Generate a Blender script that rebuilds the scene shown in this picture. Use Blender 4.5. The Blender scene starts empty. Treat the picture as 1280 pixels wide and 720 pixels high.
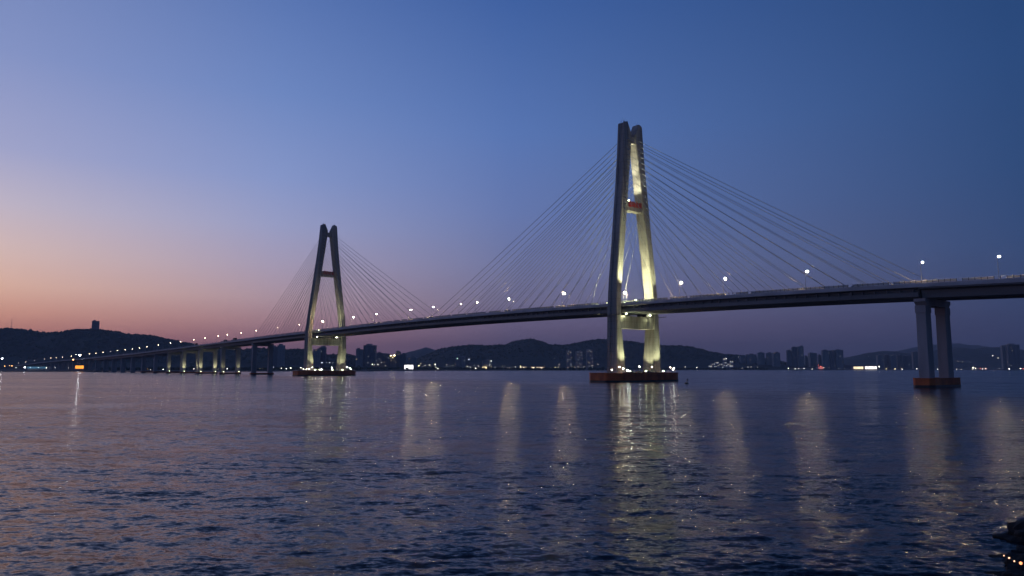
import bpy, bmesh, math, random
import numpy as np
from mathutils import Vector, Matrix, noise
random.seed(7); rng = np.random.default_rng(7)
S = bpy.context.scene; COL = S.collection
R = math.radians

# ------------------------------------------------------------------ camera
F, HZ, CH = 924.0, 460.0, 8.0            # focal length in px of a 1280 px frame, horizon row, eye height
PITCH = math.atan((HZ-360)/F); cp, sp = math.cos(PITCH), math.sin(PITCH)
def ray(px, py):
    x = (px-640)/F; y = (360-py)/F
    return (x, cp-sp*y, sp+cp*y)
def at(px, py, Y):                        # point of the place seen at a pixel, at a distance Y
    r = ray(px, py); t = Y/r[1]
    return Vector((r[0]*t, Y, CH+r[2]*t))
def atz(px, py, z):
    r = ray(px, py); t = (z-CH)/r[2]
    return Vector((r[0]*t, r[1]*t, z))
cam = bpy.data.cameras.new('camera'); co = bpy.data.objects.new('camera', cam); COL.objects.link(co)
co.location = (0, 0, CH); co.rotation_euler = (R(90)+PITCH, 0, 0)
cam.sensor_width = 36; cam.lens = F/1280*36; cam.clip_start = .5; cam.clip_end = 60000
S.camera = co

# ------------------------------------------------------------------ materials
def newmat(name):
    m = bpy.data.materials.new(name); m.use_nodes = True
    return m, m.node_tree, m.node_tree.nodes['Principled BSDF']
def mat(name, col, rough=.7, var=.25, scale=.5, metal=0, stretch=(1,1,1), col2=None):
    m, nt, b = newmat(name)
    tc = nt.nodes.new('ShaderNodeTexCoord'); mp = nt.nodes.new('ShaderNodeMapping')
    mp.inputs['Scale'].default_value = stretch
    n = nt.nodes.new('ShaderNodeTexNoise'); n.inputs['Scale'].default_value = scale; n.inputs['Detail'].default_value = 6
    r = nt.nodes.new('ShaderNodeValToRGB')
    a = [c*(1-var) for c in col]; c2 = col2 or [min(1, c*(1+var)) for c in col]
    r.color_ramp.elements[0].color = (*a, 1); r.color_ramp.elements[0].position = .3
    r.color_ramp.elements[1].color = (*c2, 1); r.color_ramp.elements[1].position = .7
    nt.links.new(tc.outputs['Object'], mp.inputs['Vector']); nt.links.new(mp.outputs['Vector'], n.inputs['Vector'])
    nt.links.new(n.outputs['Fac'], r.inputs['Fac']); nt.links.new(r.outputs['Color'], b.inputs['Base Color'])
    b.inputs['Roughness'].default_value = rough; b.inputs['Metallic'].default_value = metal
    return m
def emat(name, col, strength):
    m, nt, b = newmat(name)
    b.inputs['Base Color'].default_value = (.3, .3, .3, 1)
    b.inputs['Emission Color'].default_value = (*col, 1); b.inputs['Emission Strength'].default_value = strength
    return m
M = {}
M['concrete'] = mat('concrete', (.36, .325, .285), .8, .22, .12, stretch=(1, 1, .25))
def joints(m, pitch, depth=.55):
    nt = m.node_tree; b = nt.nodes['Principled BSDF']; src = b.inputs['Base Color'].links[0].from_socket
    tc = nt.nodes.new('ShaderNodeTexCoord'); sp_ = nt.nodes.new('ShaderNodeSeparateXYZ'); nt.links.new(tc.outputs['Object'], sp_.inputs[0])
    a = nt.nodes.new('ShaderNodeMath'); a.operation = 'PINGPONG'; a.inputs[1].default_value = pitch/2; nt.links.new(sp_.outputs['Z'], a.inputs[0])
    c = nt.nodes.new('ShaderNodeMapRange'); c.inputs['From Min'].default_value = 0; c.inputs['From Max'].default_value = .16; c.inputs['To Min'].default_value = depth; c.inputs['To Max'].default_value = 1
    nt.links.new(a.outputs[0], c.inputs['Value'])
    n = nt.nodes.new('ShaderNodeTexNoise'); n.inputs['Scale'].default_value = .9; mp = nt.nodes.new('ShaderNodeMapping'); mp.inputs['Scale'].default_value = (1, 1, .06)
    nt.links.new(tc.outputs['Object'], mp.inputs['Vector']); nt.links.new(mp.outputs[0], n.inputs['Vector'])
    s_ = nt.nodes.new('ShaderNodeMapRange'); s_.inputs['From Min'].default_value = .35; s_.inputs['From Max'].default_value = .6; s_.inputs['To Min'].default_value = .66; s_.inputs['To Max'].default_value = 1
    nt.links.new(n.outputs['Fac'], s_.inputs['Value'])
    k = nt.nodes.new('ShaderNodeMath'); k.operation = 'MULTIPLY'; nt.links.new(c.outputs[0], k.inputs[0]); nt.links.new(s_.outputs[0], k.inputs[1])
    v_ = nt.nodes.new('ShaderNodeVectorMath'); v_.operation = 'SCALE'; nt.links.new(src, v_.inputs[0]); nt.links.new(k.outputs[0], v_.inputs['Scale'])
    nt.links.new(v_.outputs[0], b.inputs['Base Color'])
joints(M['concrete'], 4.4)
M['pier'] = mat('pier_concrete', (.42, .355, .335), .85, .25, .15, stretch=(1, 1, .25))
M['deck'] = mat('deck_steel', (.17, .165, .165), .6, .3, .08, stretch=(.3, 1, 2))
M['fascia'] = mat('fascia_concrete', (.5, .47, .46), .7, .2, .2, stretch=(.5, 1, 1))
M['asphalt'] = mat('asphalt', (.05, .05, .052), .85, .3, .6)
M['cable'] = mat('cable_sheath', (.36, .37, .4), .5, .1, .5)
M['rail'] = mat('painted_rail', (.55, .54, .52), .5, .15, .5)
M['red'] = mat('red_paint', (.5, .02, .015), .5, .3, .8)
M['rust'] = mat('fender_red', (.75, .12, .022), .6, .45, .25, stretch=(1, 1, .4), col2=(.85, .18, .03))
M['rust_dark'] = mat('fender_wet_band', (.02, .014, .012), .4, .4, .4)
M['pole'] = mat('galvanised', (.35, .35, .36), .45, .1, .5, metal=.4)
M['dark'] = mat('dark_paint', (.03, .03, .035), .5, .2, .5)
M['white'] = mat('white_paint', (.7, .7, .68), .5, .1, .5)
M['glass'] = mat('dark_glass', (.02, .025, .03), .15, .1, .5)
M['hill'] = mat('wooded_hill', (.03, .04, .025), .95, .5, .012, col2=(.055, .06, .035))
M['tree'] = mat('foliage', (.045, .06, .03), .9, .5, .05)
M['land'] = mat('shore_ground', (.07, .068, .06), .95, .4, .02)
M['rock'] = mat('wet_rock', (.010, .0095, .009), .9, .5, 1.5)
M['warm_lamp'] = emat('street_lamp_glow', (1, .74, .42), 1500)
M['warm_lamp_far'] = emat('far_street_lamp_glow', (1, .86, .7), 75)
M['flood'] = emat('floodlight_glow', (.95, 1, .62), 60)
M['flood_soft'] = emat('floodlight_glow_soft', (.95, 1, .62), 16)
M['win_warm'] = emat('window_warm', (1, .72, .42), .7)
M['win_cool'] = emat('window_cool', (.85, .93, 1), .6)

def facade(name, wall, glass=(.02, .025, .035), sx=3.2, sz=3.1):
    m, nt, b = newmat(name)
    tc = nt.nodes.new('ShaderNodeTexCoord'); sep = nt.nodes.new('ShaderNodeSeparateXYZ')
    nt.links.new(tc.outputs['Object'], sep.inputs[0])
    ad = nt.nodes.new('ShaderNodeMath'); ad.operation = 'ADD'
    nt.links.new(sep.outputs['X'], ad.inputs[0]); nt.links.new(sep.outputs['Y'], ad.inputs[1])
    cm = nt.nodes.new('ShaderNodeCombineXYZ'); nt.links.new(ad.outputs[0], cm.inputs['X']); nt.links.new(sep.outputs['Z'], cm.inputs['Y'])
    bt = nt.nodes.new('ShaderNodeTexBrick'); bt.offset = 0; nt.links.new(cm.outputs[0], bt.inputs['Vector'])
    bt.inputs['Scale'].default_value = 1; bt.inputs['Brick Width'].default_value = sx; bt.inputs['Row Height'].default_value = sz
    bt.inputs['Mortar Size'].default_value = .75; bt.inputs['Mortar Smooth'].default_value = 0
    bt.inputs['Color1'].default_value = (*glass, 1); bt.inputs['Color2'].default_value = (*[g*2.2 for g in glass], 1)
    bt.inputs['Mortar'].default_value = (*wall, 1)
    nt.links.new(bt.outputs['Color'], b.inputs['Base Color']); b.inputs['Roughness'].default_value = .7
    return m
FAC = [facade('pale_facade', (.38, .37, .36)), facade('grey_facade', (.24, .24, .25), sx=4), facade('buff_facade', (.34, .29, .25), sx=3.6)]

# ------------------------------------------------------------------ mesh helpers
def link(name, bm, m, parent=None, smooth=False):
    me = bpy.data.meshes.new(name); bmesh.ops.recalc_face_normals(bm, faces=bm.faces[:]); bm.to_mesh(me); bm.free()
    if smooth:
        for p in me.polygons: p.use_smooth = True
    for x in (m if isinstance(m, (list, tuple)) else [m]): me.materials.append(x)
    o = bpy.data.objects.new(name, me); COL.objects.link(o)
    if parent: o.parent = parent
    return o
def empty(name, loc, rz, label, cat, group=None):
    o = bpy.data.objects.new(name, None); COL.objects.link(o); o.location = loc; o.rotation_euler = (0, 0, rz)
    return tag(o, label, cat, group)
def tag(o, label=None, cat=None, group=None, kind=None):
    if label: o['label'] = label
    if cat: o['category'] = cat
    if group: o['group'] = group
    if kind: o['kind'] = kind
    return o
def box(bm, x0, x1, y0, y1, z0, z1, mi=0):
    v = [bm.verts.new((x, y, z)) for z in (z0, z1) for x, y in ((x0, y0), (x1, y0), (x1, y1), (x0, y1))]
    for f in ((0, 1, 2, 3), (4, 5, 6, 7), (0, 1, 5, 4), (1, 2, 6, 5), (2, 3, 7, 6), (3, 0, 4, 7)):
        bm.faces.new([v[i] for i in f]).material_index = mi
def tube(bm, a, b, r0, r1=None, n=8, mi=0):
    a, b = Vector(a), Vector(b); r1 = r0 if r1 is None else r1
    d = (b-a).normalized(); q = d.to_track_quat('Z', 'Y')
    A = []; B = []
    for i in range(n):
        t = 2*math.pi*i/n; e = q @ Vector((math.cos(t), math.sin(t), 0))
        A.append(bm.verts.new(a+e*r0)); B.append(bm.verts.new(b+e*r1))
    for i in range(n):
        bm.faces.new((A[i], A[(i+1) % n], B[(i+1) % n], B[i])).material_index = mi
    bm.faces.new(A).material_index = mi; bm.faces.new(B).material_index = mi
def ball(bm, c, r, sub=2, sz=1, mi=0):
    g = bmesh.ops.create_icosphere(bm, subdivisions=sub, radius=1)
    for v in g['verts']: v.co = Vector(c)+Vector((v.co.x*r, v.co.y*r, v.co.z*r*sz))
    for f in {f for v in g['verts'] for f in v.link_faces}: f.material_index = mi
def loft(bm, loops, mi=0, close=True):
    L = [[bm.verts.new(p) for p in lp] for lp in loops]
    n = len(L[0])
    for a, b in zip(L, L[1:]):
        for i in range(n if close else n-1):
            bm.faces.new((a[i], a[(i+1) % n], b[(i+1) % n], b[i])).material_index = mi
    if close:
        bm.faces.new(L[0]).material_index = mi; bm.faces.new(L[-1]).material_index = mi
def interp(tab, x):
    if x <= tab[0][0]: return tab[0][1]
    for (a, b), (c, d) in zip(tab, tab[1:]):
        if x <= c: return b+(d-b)*(x-a)/(c-a)
    return tab[-1][1]
def smooth_interp(tab, x):               # average of the polyline over a window: rounds its corners
    return sum(interp(tab, x+k*16) for k in range(-3, 4))/7

# ------------------------------------------------------------------ world: dusk sky
w = bpy.data.worlds.new('World'); S.world = w; w.use_nodes = True
nt = w.node_tree; N = nt.nodes; Lk = nt.links; bg = N['Background']
def lin(c):
    return tuple(((v/255)/12.92 if v/255 <= .04045 else ((v/255+.055)/1.055)**2.4) for v in c)
tc = N.new('ShaderNodeTexCoord'); sep = N.new('ShaderNodeSeparateXYZ'); Lk.new(tc.outputs['Generated'], sep.inputs[0])
def mth(op, a, b=None, clamp=False):
    n = N.new('ShaderNodeMath'); n.operation = op; n.use_clamp = clamp
    for i, v in enumerate((a, b)):
        if v is None: continue
        if isinstance(v, (int, float)): n.inputs[i].default_value = v
        else: Lk.new(v, n.inputs[i])
    return n.outputs[0]
elev = mth('DIVIDE', mth('ARCSINE', sep.outputs['Z']), R(90), True)
GAZ = R(-50)                              # azimuth of the afterglow, left of the view
gx, gy = math.sin(GAZ), math.cos(GAZ)
hl = mth('SQRT', mth('ADD', mth('ADD', mth('MULTIPLY', sep.outputs['X'], sep.outputs['X']), mth('MULTIPLY', sep.outputs['Y'], sep.outputs['Y'])), 1e-6))
cd = mth('DIVIDE', mth('ADD', mth('MULTIPLY', sep.outputs['X'], gx), mth('MULTIPLY', sep.outputs['Y'], gy)), hl)
ang = mth('DIVIDE', mth('ARCCOSINE', mth('MINIMUM', mth('MAXIMUM', cd, -.9999), .9999)), R(1))
RAMPS = [  # (angle from the afterglow, [(elevation in degrees, sRGB colour)])
 (15, [(0, (188, 112, 102)), (2.2, (216, 140, 122)), (3.6, (230, 166, 144)), (5.2, (235, 188, 168)), (7.5, (222, 192, 187)), (10.5, (196, 185, 202)), (14, (162, 166, 204)), (20, (132, 147, 196)), (28, (106, 127, 180)), (45, (62, 88, 144)), (90, (30, 50, 94))]),
 (32, [(0, (146, 102, 118)), (2.2, (168, 122, 134)), (3.6, (182, 142, 151)), (5.2, (186, 158, 170)), (7.5, (174, 161, 186)), (10.5, (156, 161, 200)), (14, (135, 152, 202)), (20, (109, 135, 192)), (28, (83, 112, 173)), (45, (50, 78, 136)), (90, (28, 48, 92))]),
 (50, [(0, (90, 81, 110)), (1.8, (100, 88, 118)), (3.3, (111, 99, 131)), (5, (117, 113, 147)), (8, (114, 121, 164)), (12, (102, 121, 175)), (18, (87, 117, 178)), (24, (72, 104, 166)), (28, (60, 94, 158)), (45, (40, 70, 128)), (90, (26, 44, 88))]),
 (85, [(0, (46, 52, 84)), (2, (54, 61, 96)), (5, (56, 71, 110)), (8, (52, 75, 119)), (13, (46, 75, 122)), (20, (41, 73, 123)), (28, (34, 66, 116)), (45, (26, 52, 100)), (90, (20, 36, 76))]),
]
outs = []
for a, tab in RAMPS:
    r = N.new('ShaderNodeValToRGB'); r.color_ramp.interpolation = 'EASE' if False else 'LINEAR'
    el = r.color_ramp.elements
    while len(el) < len(tab): el.new(.5)
    for e, (d, c) in zip(el, tab): e.position = d/90; e.color = (*lin(c), 1)
    for e, (d, c) in zip(el, tab): e.position = d/90
    Lk.new(elev, r.inputs['Fac']); outs.append(r.outputs['Color'])
def mixc(f, a, b, mode='MIX'):
    n = N.new('ShaderNodeMix'); n.data_type = 'RGBA'; n.blend_type = mode
    if isinstance(f, (int, float)): n.inputs['Factor'].default_value = f
    else: Lk.new(f, n.inputs['Factor'])
    Lk.new(a, n.inputs['A']); Lk.new(b, n.inputs['B']); return n.outputs['Result']
f0 = mth('DIVIDE', mth('SUBTRACT', ang, 15), 17, True); f1 = mth('DIVIDE', mth('SUBTRACT', ang, 32), 18, True); f2 = mth('DIVIDE', mth('SUBTRACT', ang, 50), 35, True)
skyc = mixc(f2, mixc(f1, mixc(f0, outs[0], outs[1]), outs[2]), outs[3])
st = N.new('ShaderNodeTexSky'); st.sky_type = 'NISHITA'; st.sun_disc = False
st.sun_elevation = R(-4); st.sun_rotation = GAZ
skyn = N.new('ShaderNodeMix'); skyn.data_type = 'RGBA'; skyn.blend_type = 'ADD'; skyn.inputs['Factor'].default_value = .05
Lk.new(skyc, skyn.inputs['A']); Lk.new(st.outputs['Color'], skyn.inputs['B'])
Lk.new(skyn.outputs['Result'], bg.inputs['Color']); bg.inputs['Strength'].default_value = 1.06
sun = bpy.data.lights.new('afterglow', 'SUN'); sun.energy = .04; sun.angle = R(30); sun.color = (1, .6, .5)
so = bpy.data.objects.new('afterglow', sun); COL.objects.link(so)
so.rotation_euler = Vector((-gx*math.cos(R(4)), -gy*math.cos(R(4)), -math.sin(R(4)))).to_track_quat('-Z', 'Y').to_euler()

# ------------------------------------------------------------------ bridge frame
HT = 158.0
T1 = atz(787.5, 155, HT); T2 = atz(411, 281, HT)
SPAN = (T2-T1).length; u = (T2-T1)/SPAN; v = Vector((-u.y, u.x, 0)); RZ = math.atan2(u.y, u.x)
T1.z = 0; T2.z = 0
def BW(s, y, z): return Vector((T1.x+u.x*s+v.x*y, T1.y+u.y*s+v.y*y, z))
K = [(-420, 34), (-260, 39.5), (-204, 41.7), (-114, 44.2), (-50, 45.1), (0, 45.8), (100, 47), (200, 47.4), (300, 46.8), (394, 45.6), (504, 44.4), (629, 42.6), (735, 41.2), (862, 39.2), (1178, 34), (1672, 29.5), (2294, 25), (2866, 17.5), (3100, 15)]
def dz(s): return smooth_interp(K, s)
bridge = empty('cable_stayed_bridge', BW(0, 0, 0), RZ, 'long concrete cable-stayed road bridge with two A-shaped towers crossing the dark water', 'bridge')

def sweep(bm, prof, s0, s1, step, mi=0):
    n = max(1, int(round((s1-s0)/step))); loops = []
    for i in range(n+1):
        s = s0+(s1-s0)*i/n; z = dz(s)
        loops.append([(s, y, z+h) for y, h in prof])
    loft(bm, loops, mi)
# main steel-and-concrete girder between the side piers, and the approach girders
half = [(14.2, .0), (14.2, -1.5), (12.0, -1.9), (11.6, -3.1), (12.6, -3.2), (12.9, -3.5), (12.9, -5.2), (12.4, -5.4)]
main_prof = half+[(-y, h) for y, h in reversed(half)]
bm = bmesh.new(); sweep(bm, main_prof, -167.1, 591.6, 9); 
s = -165
while s < 590:                               # web stiffeners and splice plates
    z = dz(s)
    for q in (1, -1):
        w_ = .22 if random.random() < .8 else .7
        box(bm, s-w_, s+w_, min(q*11.5, q*12.75), max(q*11.5, q*12.75), z-3.12, z-1.95)
        if random.random() < .25: box(bm, s-.5, s+.5, min(q*12.8, q*13.05), max(q*12.8, q*13.05), z-5.1, z-3.6)
    s += 5.3
link('deck_girder', bm, M['deck'], bridge)
ap = [(14.2, .0), (14.2, -1.9), (11.6, -2.5), (11.0, -5.6), (3.2, -5.7), (2.6, -2.8)]
app = ap+[(-y, h) for y, h in reversed(ap)]
for a, b in ((-420, -167.9), (592.4, 1560)):
    bm = bmesh.new(); sweep(bm, app, a, b, 11); link('approach_girder', bm, M['deck'], bridge)
bm = bmesh.new(); sweep(bm, [(14.2, 0), (14.2, -1.6), (11, -2.6), (-11, -2.6), (-14.2, -1.6), (-14.2, 0)], 1560.4, 3100, 20); link('approach_girder', bm, M['deck'], bridge)
# edge beam (paler concrete fascia strip) each side
for q in (1, -1):
    bm = bmesh.new(); sweep(bm, [(q*14.205, .28), (q*14.5, .28), (q*14.5, -1.35), (q*14.205, -1.35)], -420, 3100, 10)
    link('edge_beam', bm, M['fascia'], bridge)
bm = bmesh.new(); sweep(bm, [(-13.2, .02), (13.2, .02), (13.2, .12), (-13.2, .12)], -420, 3100, 12); link('road_surface', bm, M['asphalt'], bridge)
bm = bmesh.new()                           # lane lines
for yy in (-8.8, -4.6, -.4, .4, 4.6, 8.8):
    s = -420
    while s < 900:
        z = dz(s+3)
        box(bm, s, s+6, yy-.08, yy+.08, z+.124, z+.128); s += 15 if abs(yy) > 1 else 6.4
link('lane_marking', bm, M['white'], bridge)
# frosted wind-screen panels in the railing: they let the road light through
m, nt2, b2 = newmat('rail_panel'); b2.inputs['Base Color'].default_value = (.5, .49, .47, 1); b2.inputs['Roughness'].default_value = .6
tr = nt2.nodes.new('ShaderNodeBsdfTranslucent'); tr.inputs['Color'].default_value = (.5, .48, .46, 1)
mx = nt2.nodes.new('ShaderNodeMixShader'); nz = nt2.nodes.new('ShaderNodeTexNoise'); nz.inputs['Scale'].default_value = .35
tcc = nt2.nodes.new('ShaderNodeTexCoord'); nt2.links.new(tcc.outputs['Object'], nz.inputs['Vector'])
nt2.links.new(nz.outputs['Fac'], mx.inputs['Fac']); out2 = nt2.nodes['Material Output']
nt2.links.new(b2.outputs[0], mx.inputs[1]); nt2.links.new(tr.outputs[0], mx.inputs[2]); nt2.links.new(mx.outputs[0], out2.inputs['Surface'])
M['panel'] = m
for q in (1, -1):
    bm = bmesh.new(); y0 = q*14.3
    s = -420
    while s < 3100:
        near = s < 700
        st_ = 2.2 if near else 11
        z = dz(s); z2 = dz(s+st_)
        box(bm, s-.09, s+.09, y0-.09, y0+.09, z+.28, z+1.5, 1)
        if near:
            if random.random() > .16:      # panels, a few missing
                p = [(s+.12, z+.4), (s+st_-.12, z2+.4), (s+st_-.12, z2+1.25), (s+.12, z+1.25)]
                for yy, flip in ((y0+.02, 0),): bm.faces.new([bm.verts.new((a, yy, h)) for a, h in p])
        tube(bm, (s, y0, z+1.4), (s+st_, y0, z2+1.4), .06, n=4, mi=2)
        tube(bm, (s, y0, z+.75), (s+st_, y0, z2+.75), .04, n=4, mi=2)
        s += st_
    link('railing', bm, [M['panel'], M['dark'], M['rail']], bridge)

# ------------------------------------------------------------------ pylons
YO = [(4, 19.6), (30, 19.3), (45, 18.9), (60, 17.6), (90, 14.3), (120, 11.1), (137, 9.5), (150, 8.8), (158, 8.3)]
YI = [(4, 11.8), (18, 13.3), (32, 14.6), (45, 14.7), (60, 13.2), (90, 9.0), (120, 5.2), (137, 3.0), (146, 1.9), (151, 1.7), (154.5, 3.3), (158, 4.9)]
AA = [(4, 8.6), (45, 7.5), (90, 6.7), (137, 6.0), (158, 5.4)]
def leg_mesh(S0, q):
    wd = 0 if S0 == 0 else 2.3            # the farther tower stands slightly wider
    bm = bmesh.new(); loops = []
    for z in (4, 11, 18, 25, 32, 39, 45, 52, 60, 70, 80, 90, 100, 110, 120, 130, 137, 146, 151, 154.5, 156.6, 158):
        o, i, a = interp(YO, z), interp(YI, z), interp(AA, z)/2
        dw = wd*min(1, (158-z)/113); o += dw; i += dw*.75
        if z == 158: o -= .5
        c = .45; g = .42; gd = .5
        P = [(a-c, i), (a, i+c), (a, o-c), (a-c, o), (g+.9, o), (g+.5, o-gd), (-g-.5, o-gd), (-g-.9, o), (-a+c, o), (-a, o-c), (-a, i+c), (-a+c, i)]
        loops.append([(S0+s, q*y, z-(.8 if z == 158 and y > (i+1.6) else 0)) for s, y in P])
    loft(bm, loops); return bm
def glyph(bm, s, yc, z, w, h, bars):
    for y0, y1, z0, z1 in bars:
        box(bm, s-.35, s+.05, yc+w*(y0-.5), yc+w*(y1-.5), z+h*z0, z+h*z1)
GL = [[(0, 1, .88, 1), (0, .12, 0, .88), (.42, .58, .1, 1.12), (.2, .8, .5, .6), (.88, 1, .1, .7), (.1, .9, 0, .12)],
      [(0, .16, 0, .9), (.3, 1, .72, .86), (.58, .74, 0, 1.1), (.3, 1, .3, .42), (.84, 1, 0, .3)],
      [(0, 1, .55, .7), (.4, .58, .4, 1.15), (.1, .3, 0, .5), (.68, .9, 0, .5), (0, .2, .8, .95)],
      [(.1, .24, 0, 1.08), (0, .4, .7, .8), (.5, 1, .85, .97), (.66, .8, .1, .9), (.45, 1, .42, .54), (.5, .62, 0, .4), (.9, 1, 0, .4)]]
for S0, near in ((0, True), (SPAN, False)):
    bm = bmesh.new()
    box(bm, S0-8, S0+8, -24, 24, 1.2, 4.4); py = link('pylon', bm, M['pier'], bridge)       # pile cap carrying the legs
    for q in (1, -1):
        lg = link('leg', leg_mesh(S0, q), M['concrete'], py)
    bm = bmesh.new(); yi = 14.68; loops = []      # lower crossbeam, below the deck
    yi = 14.5 if S0 == 0 else 16.2; box(bm, S0-3.1, S0+3.1, -yi, yi, 31.2, 38.6); link('lower_crossbeam', bm, M['concrete'], py)
    bm = bmesh.new()
    box(bm, S0-2.5, S0+2.5, -6.7, 6.7, 102.6, 108.2); link('upper_crossbeam', bm, M['concrete'], py)
    bm = bmesh.new(); box(bm, S0-2, S0+2, -1.75, 1.75, 145, 149.3); link('top_link', bm, M['concrete'], py)
    for side in (-1, 1):
        bm = bmesh.new()
        for k in range(4):
            glyph(bm, S0+side*2.8+(.15 if side > 0 else 0), (k-1.5)*3.1*(-1), 104.9, 2.3, 3.4, GL[k])
        link('sign_lettering', bm, M['red'], py)
    for q in (1, -1):                            # lightning rods and small beacons on the tops
        bm = bmesh.new(); tube(bm, (S0, q*6, 157), (S0, q*6, 160.5), .12, .05, 6); box(bm, S0-1.2, S0-.4, q*6.2-.4, q*6.2+.4, 157.1, 158.4)
        tube(bm, (S0+1, q*7, 157), (S0+1, q*7, 159), .15, .15, 6); link('beacon', bm, M['white'], py)
    for a in (-5.5, 5.5):                        # bearings under the girder, walkways outside the legs
        for q in (1, -1):
            bm = bmesh.new(); box(bm, S0+a*.4-1.5, S0+a*.4+1.5, q*9-1.5, q*9+1.5, 38.62, 40.2); link('bearing', bm, M['dark'], py)
    for q in (1, -1):
        bm = bmesh.new(); box(bm, S0-7.5, S0+7.5, q*20.6-1, q*20.6+.6, 38.7, 38.9)
        for k in range(9): box(bm, S0-7.5+k*1.85, S0-7.4+k*1.85, q*21-.2, q*21-.1, 38.85, 39.9)
        link('walkway', bm, M['dark'], py)
# stay cables: two planes, two fans per pylon
def cable(bm, s0, y0, z0, s1, y1, r=.155):
    n = 10; P = []
    A, B = Vector((s0, y0, z0)), Vector((s1, y1, dz(s1)+.3)); Lc = (B-A).length
    for i in range(n+1):
        t = i/n; p = A.lerp(B, t); p.z -= 4*t*(1-t)*Lc*.004; P.append(p)
    loft(bm, [[(p.x, p.y+r*math.cos(a), p.z+r*math.sin(a)) for a in (0, R(60), R(120), R(180), R(240), R(300))] for p in P])
    tube(bm, P[-1]+Vector((0, 0, -.4)), P[-2].lerp(P[-1], .90), .3, .26, 6)   # anchor sleeve
    d = (B-A).normalized(); tube(bm, A-d*.6, A+d*2.2, .42, .3, 6)             # guide pipe at the leg
rest = bmesh.new()
for S0, d in ((0, -1), (0, 1), (SPAN, -1), (SPAN, 1)):
    main = (S0 == 0 and d == 1) or (S0 == SPAN and d == -1)
    for k in range(16):
        s1 = S0+d*(22+k*(12.0 if main else 9.7))
        z0 = 97+k*3.35
        for q in (1, -1):
            yy = (interp(YO, z0)+interp(YI, z0))/2+q*0
            a = (S0+d*(interp(AA, z0)/2-.1), q*yy, z0, s1, q*13.75)
            if S0 == SPAN and q == -1: cable(rest, *a)
            else: bm = bmesh.new(); cable(bm, *a); link('stay_cable', bm, M['cable'], bridge, True)
o = link('far_stay_cables', rest, M['cable'], bridge, True); o['kind'] = 'stuff'

# ------------------------------------------------------------------ piers
def pier(s, yc=10, land=False):
    zt = dz(s)-(5.45 if s < 1560 else 2.65); base = 2.4 if land else -1
    bm = bmesh.new()
    loft(bm, [[(s-2.3, y, z) for y, z in ((-13, zt-.5), (13, zt-.5), (13, zt-1.8), (11, zt-3.4), (-11, zt-3.4), (-13, zt-1.8))],
              [(s+2.3, y, z) for y, z in ((-13, zt-.5), (13, zt-.5), (13, zt-1.8), (11, zt-3.4), (-11, zt-3.4), (-13, zt-1.8))]])
    for a in (-1.2, 1.2):
        for y in (-9, 9): box(bm, s+a-.6, s+a+.6, y-.8, y+.8, zt-.5, zt)
    p = link('pier', bm, M['pier'], bridge)
    for q in (1, -1):
        bm = bmesh.new(); loops = []
        for z, w, a in ((base, 2.75, 2.05), (zt-8, 2.6, 1.95), (zt-6.5, 2.6, 1.95), (zt-6.45, 2.8, 2.15), (zt-3.35, 2.8, 2.15)):
            c = .12
            loops.append([(s+x, q*yc+y, z) for x, y in ((a-c, -w), (a, -w+c), (a, w-c), (a-c, w), (-a+c, w), (-a, w-c), (-a, -w+c), (-a+c, -w))])
        loft(bm, loops); link('column', bm, M['pier'], p)
PIERS = [-167.5, 592, 705, 800, 880, 960, 1040, 1120, 1200, 1280, 1360, 1440, 1520]
for s in PIERS: pier(s)
pier(-330)
for s in range(1600, 3080, 70): pier(s, 9, True)

# ------------------------------------------------------------------ collision fenders (float round the piers)
def fender(name, s, Ls, Wy, h, label, group):
    e = empty(name, BW(s, 0, 0), RZ, label, 'fender', group)
    def ring(k, z, gx=0):
        a, b = Ls/2*k, Wy/2*k
        P = [(a-1.2, -b+5), (a, -b+9), (a, b-9), (a-1.2, b-5), (a*.45, b), (-a*.45, b), (-a+1.2, b-5), (-a, b-9), (-a, -b+9), (-a+1.2, -b+5), (-a*.45, -b), (a*.45, -b)]
        if Wy < 40: P = [(a, -b+2), (a, b-2), (a-1.6, b), (-a+1.6, b), (-a, b-2), (-a, -b+2), (-a+1.6, -b), (a-1.6, -b)]
        return [(x, y, z) for x, y in P]
    bm = bmesh.new(); loft(bm, [ring(1, .9), ring(1, h-.35), ring(1.012, h-.3), ring(1.012, h), ring(.97, h), ring(.97, h-.5)]); link('hull', bm, M['rust'], e)
    bm = bmesh.new(); loft(bm, [ring(.99, -2), ring(1.008, .0), ring(1.008, 1.0), ring(.99, 1.05)]); link('waterline_band', bm, M['rust_dark'], e)
    if h > 4:
        bm = bmesh.new(); r = ring(.965, h)
        for a, b in zip(r, r[1:]+r[:1]):
            A, B = Vector(a), Vector(b); n = max(1, int((B-A).length/2.2))
            for i in range(n):
                p = A.lerp(B, i/n); tube(bm, p, p+Vector((0, 0, 1.1)), .06, n=4)
            for zz in (.55, 1.1): tube(bm, A+Vector((0, 0, zz)), B+Vector((0, 0, zz)), .045, n=4)
        link('guard_rail', bm, M['rail'], e)
        bm = bmesh.new()
        for i in range(16):
            x, y = random.uniform(-Ls*.4, Ls*.4), random.choice((-1, 1))*random.uniform(Wy*.38, Wy*.44) if random.random() < .5 else random.uniform(-9, 9)
            w_ = random.uniform(.4, 1.1); box(bm, x-w_, x+w_, y-w_, y+w_, h-.45, h+random.uniform(.4, 1.6))
        link('deck_gear', bm, M['dark'], e)
    return e
fender('tower_fender', 0, 26, 62, 5.2, 'rust red octagonal collision fender around the foot of the nearer bridge tower', 'collision fenders at the bridge towers')
fender('tower_fender', SPAN, 26, 64, 5.2, 'rust red collision fender around the foot of the farther bridge tower', 'collision fenders at the bridge towers')
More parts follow.
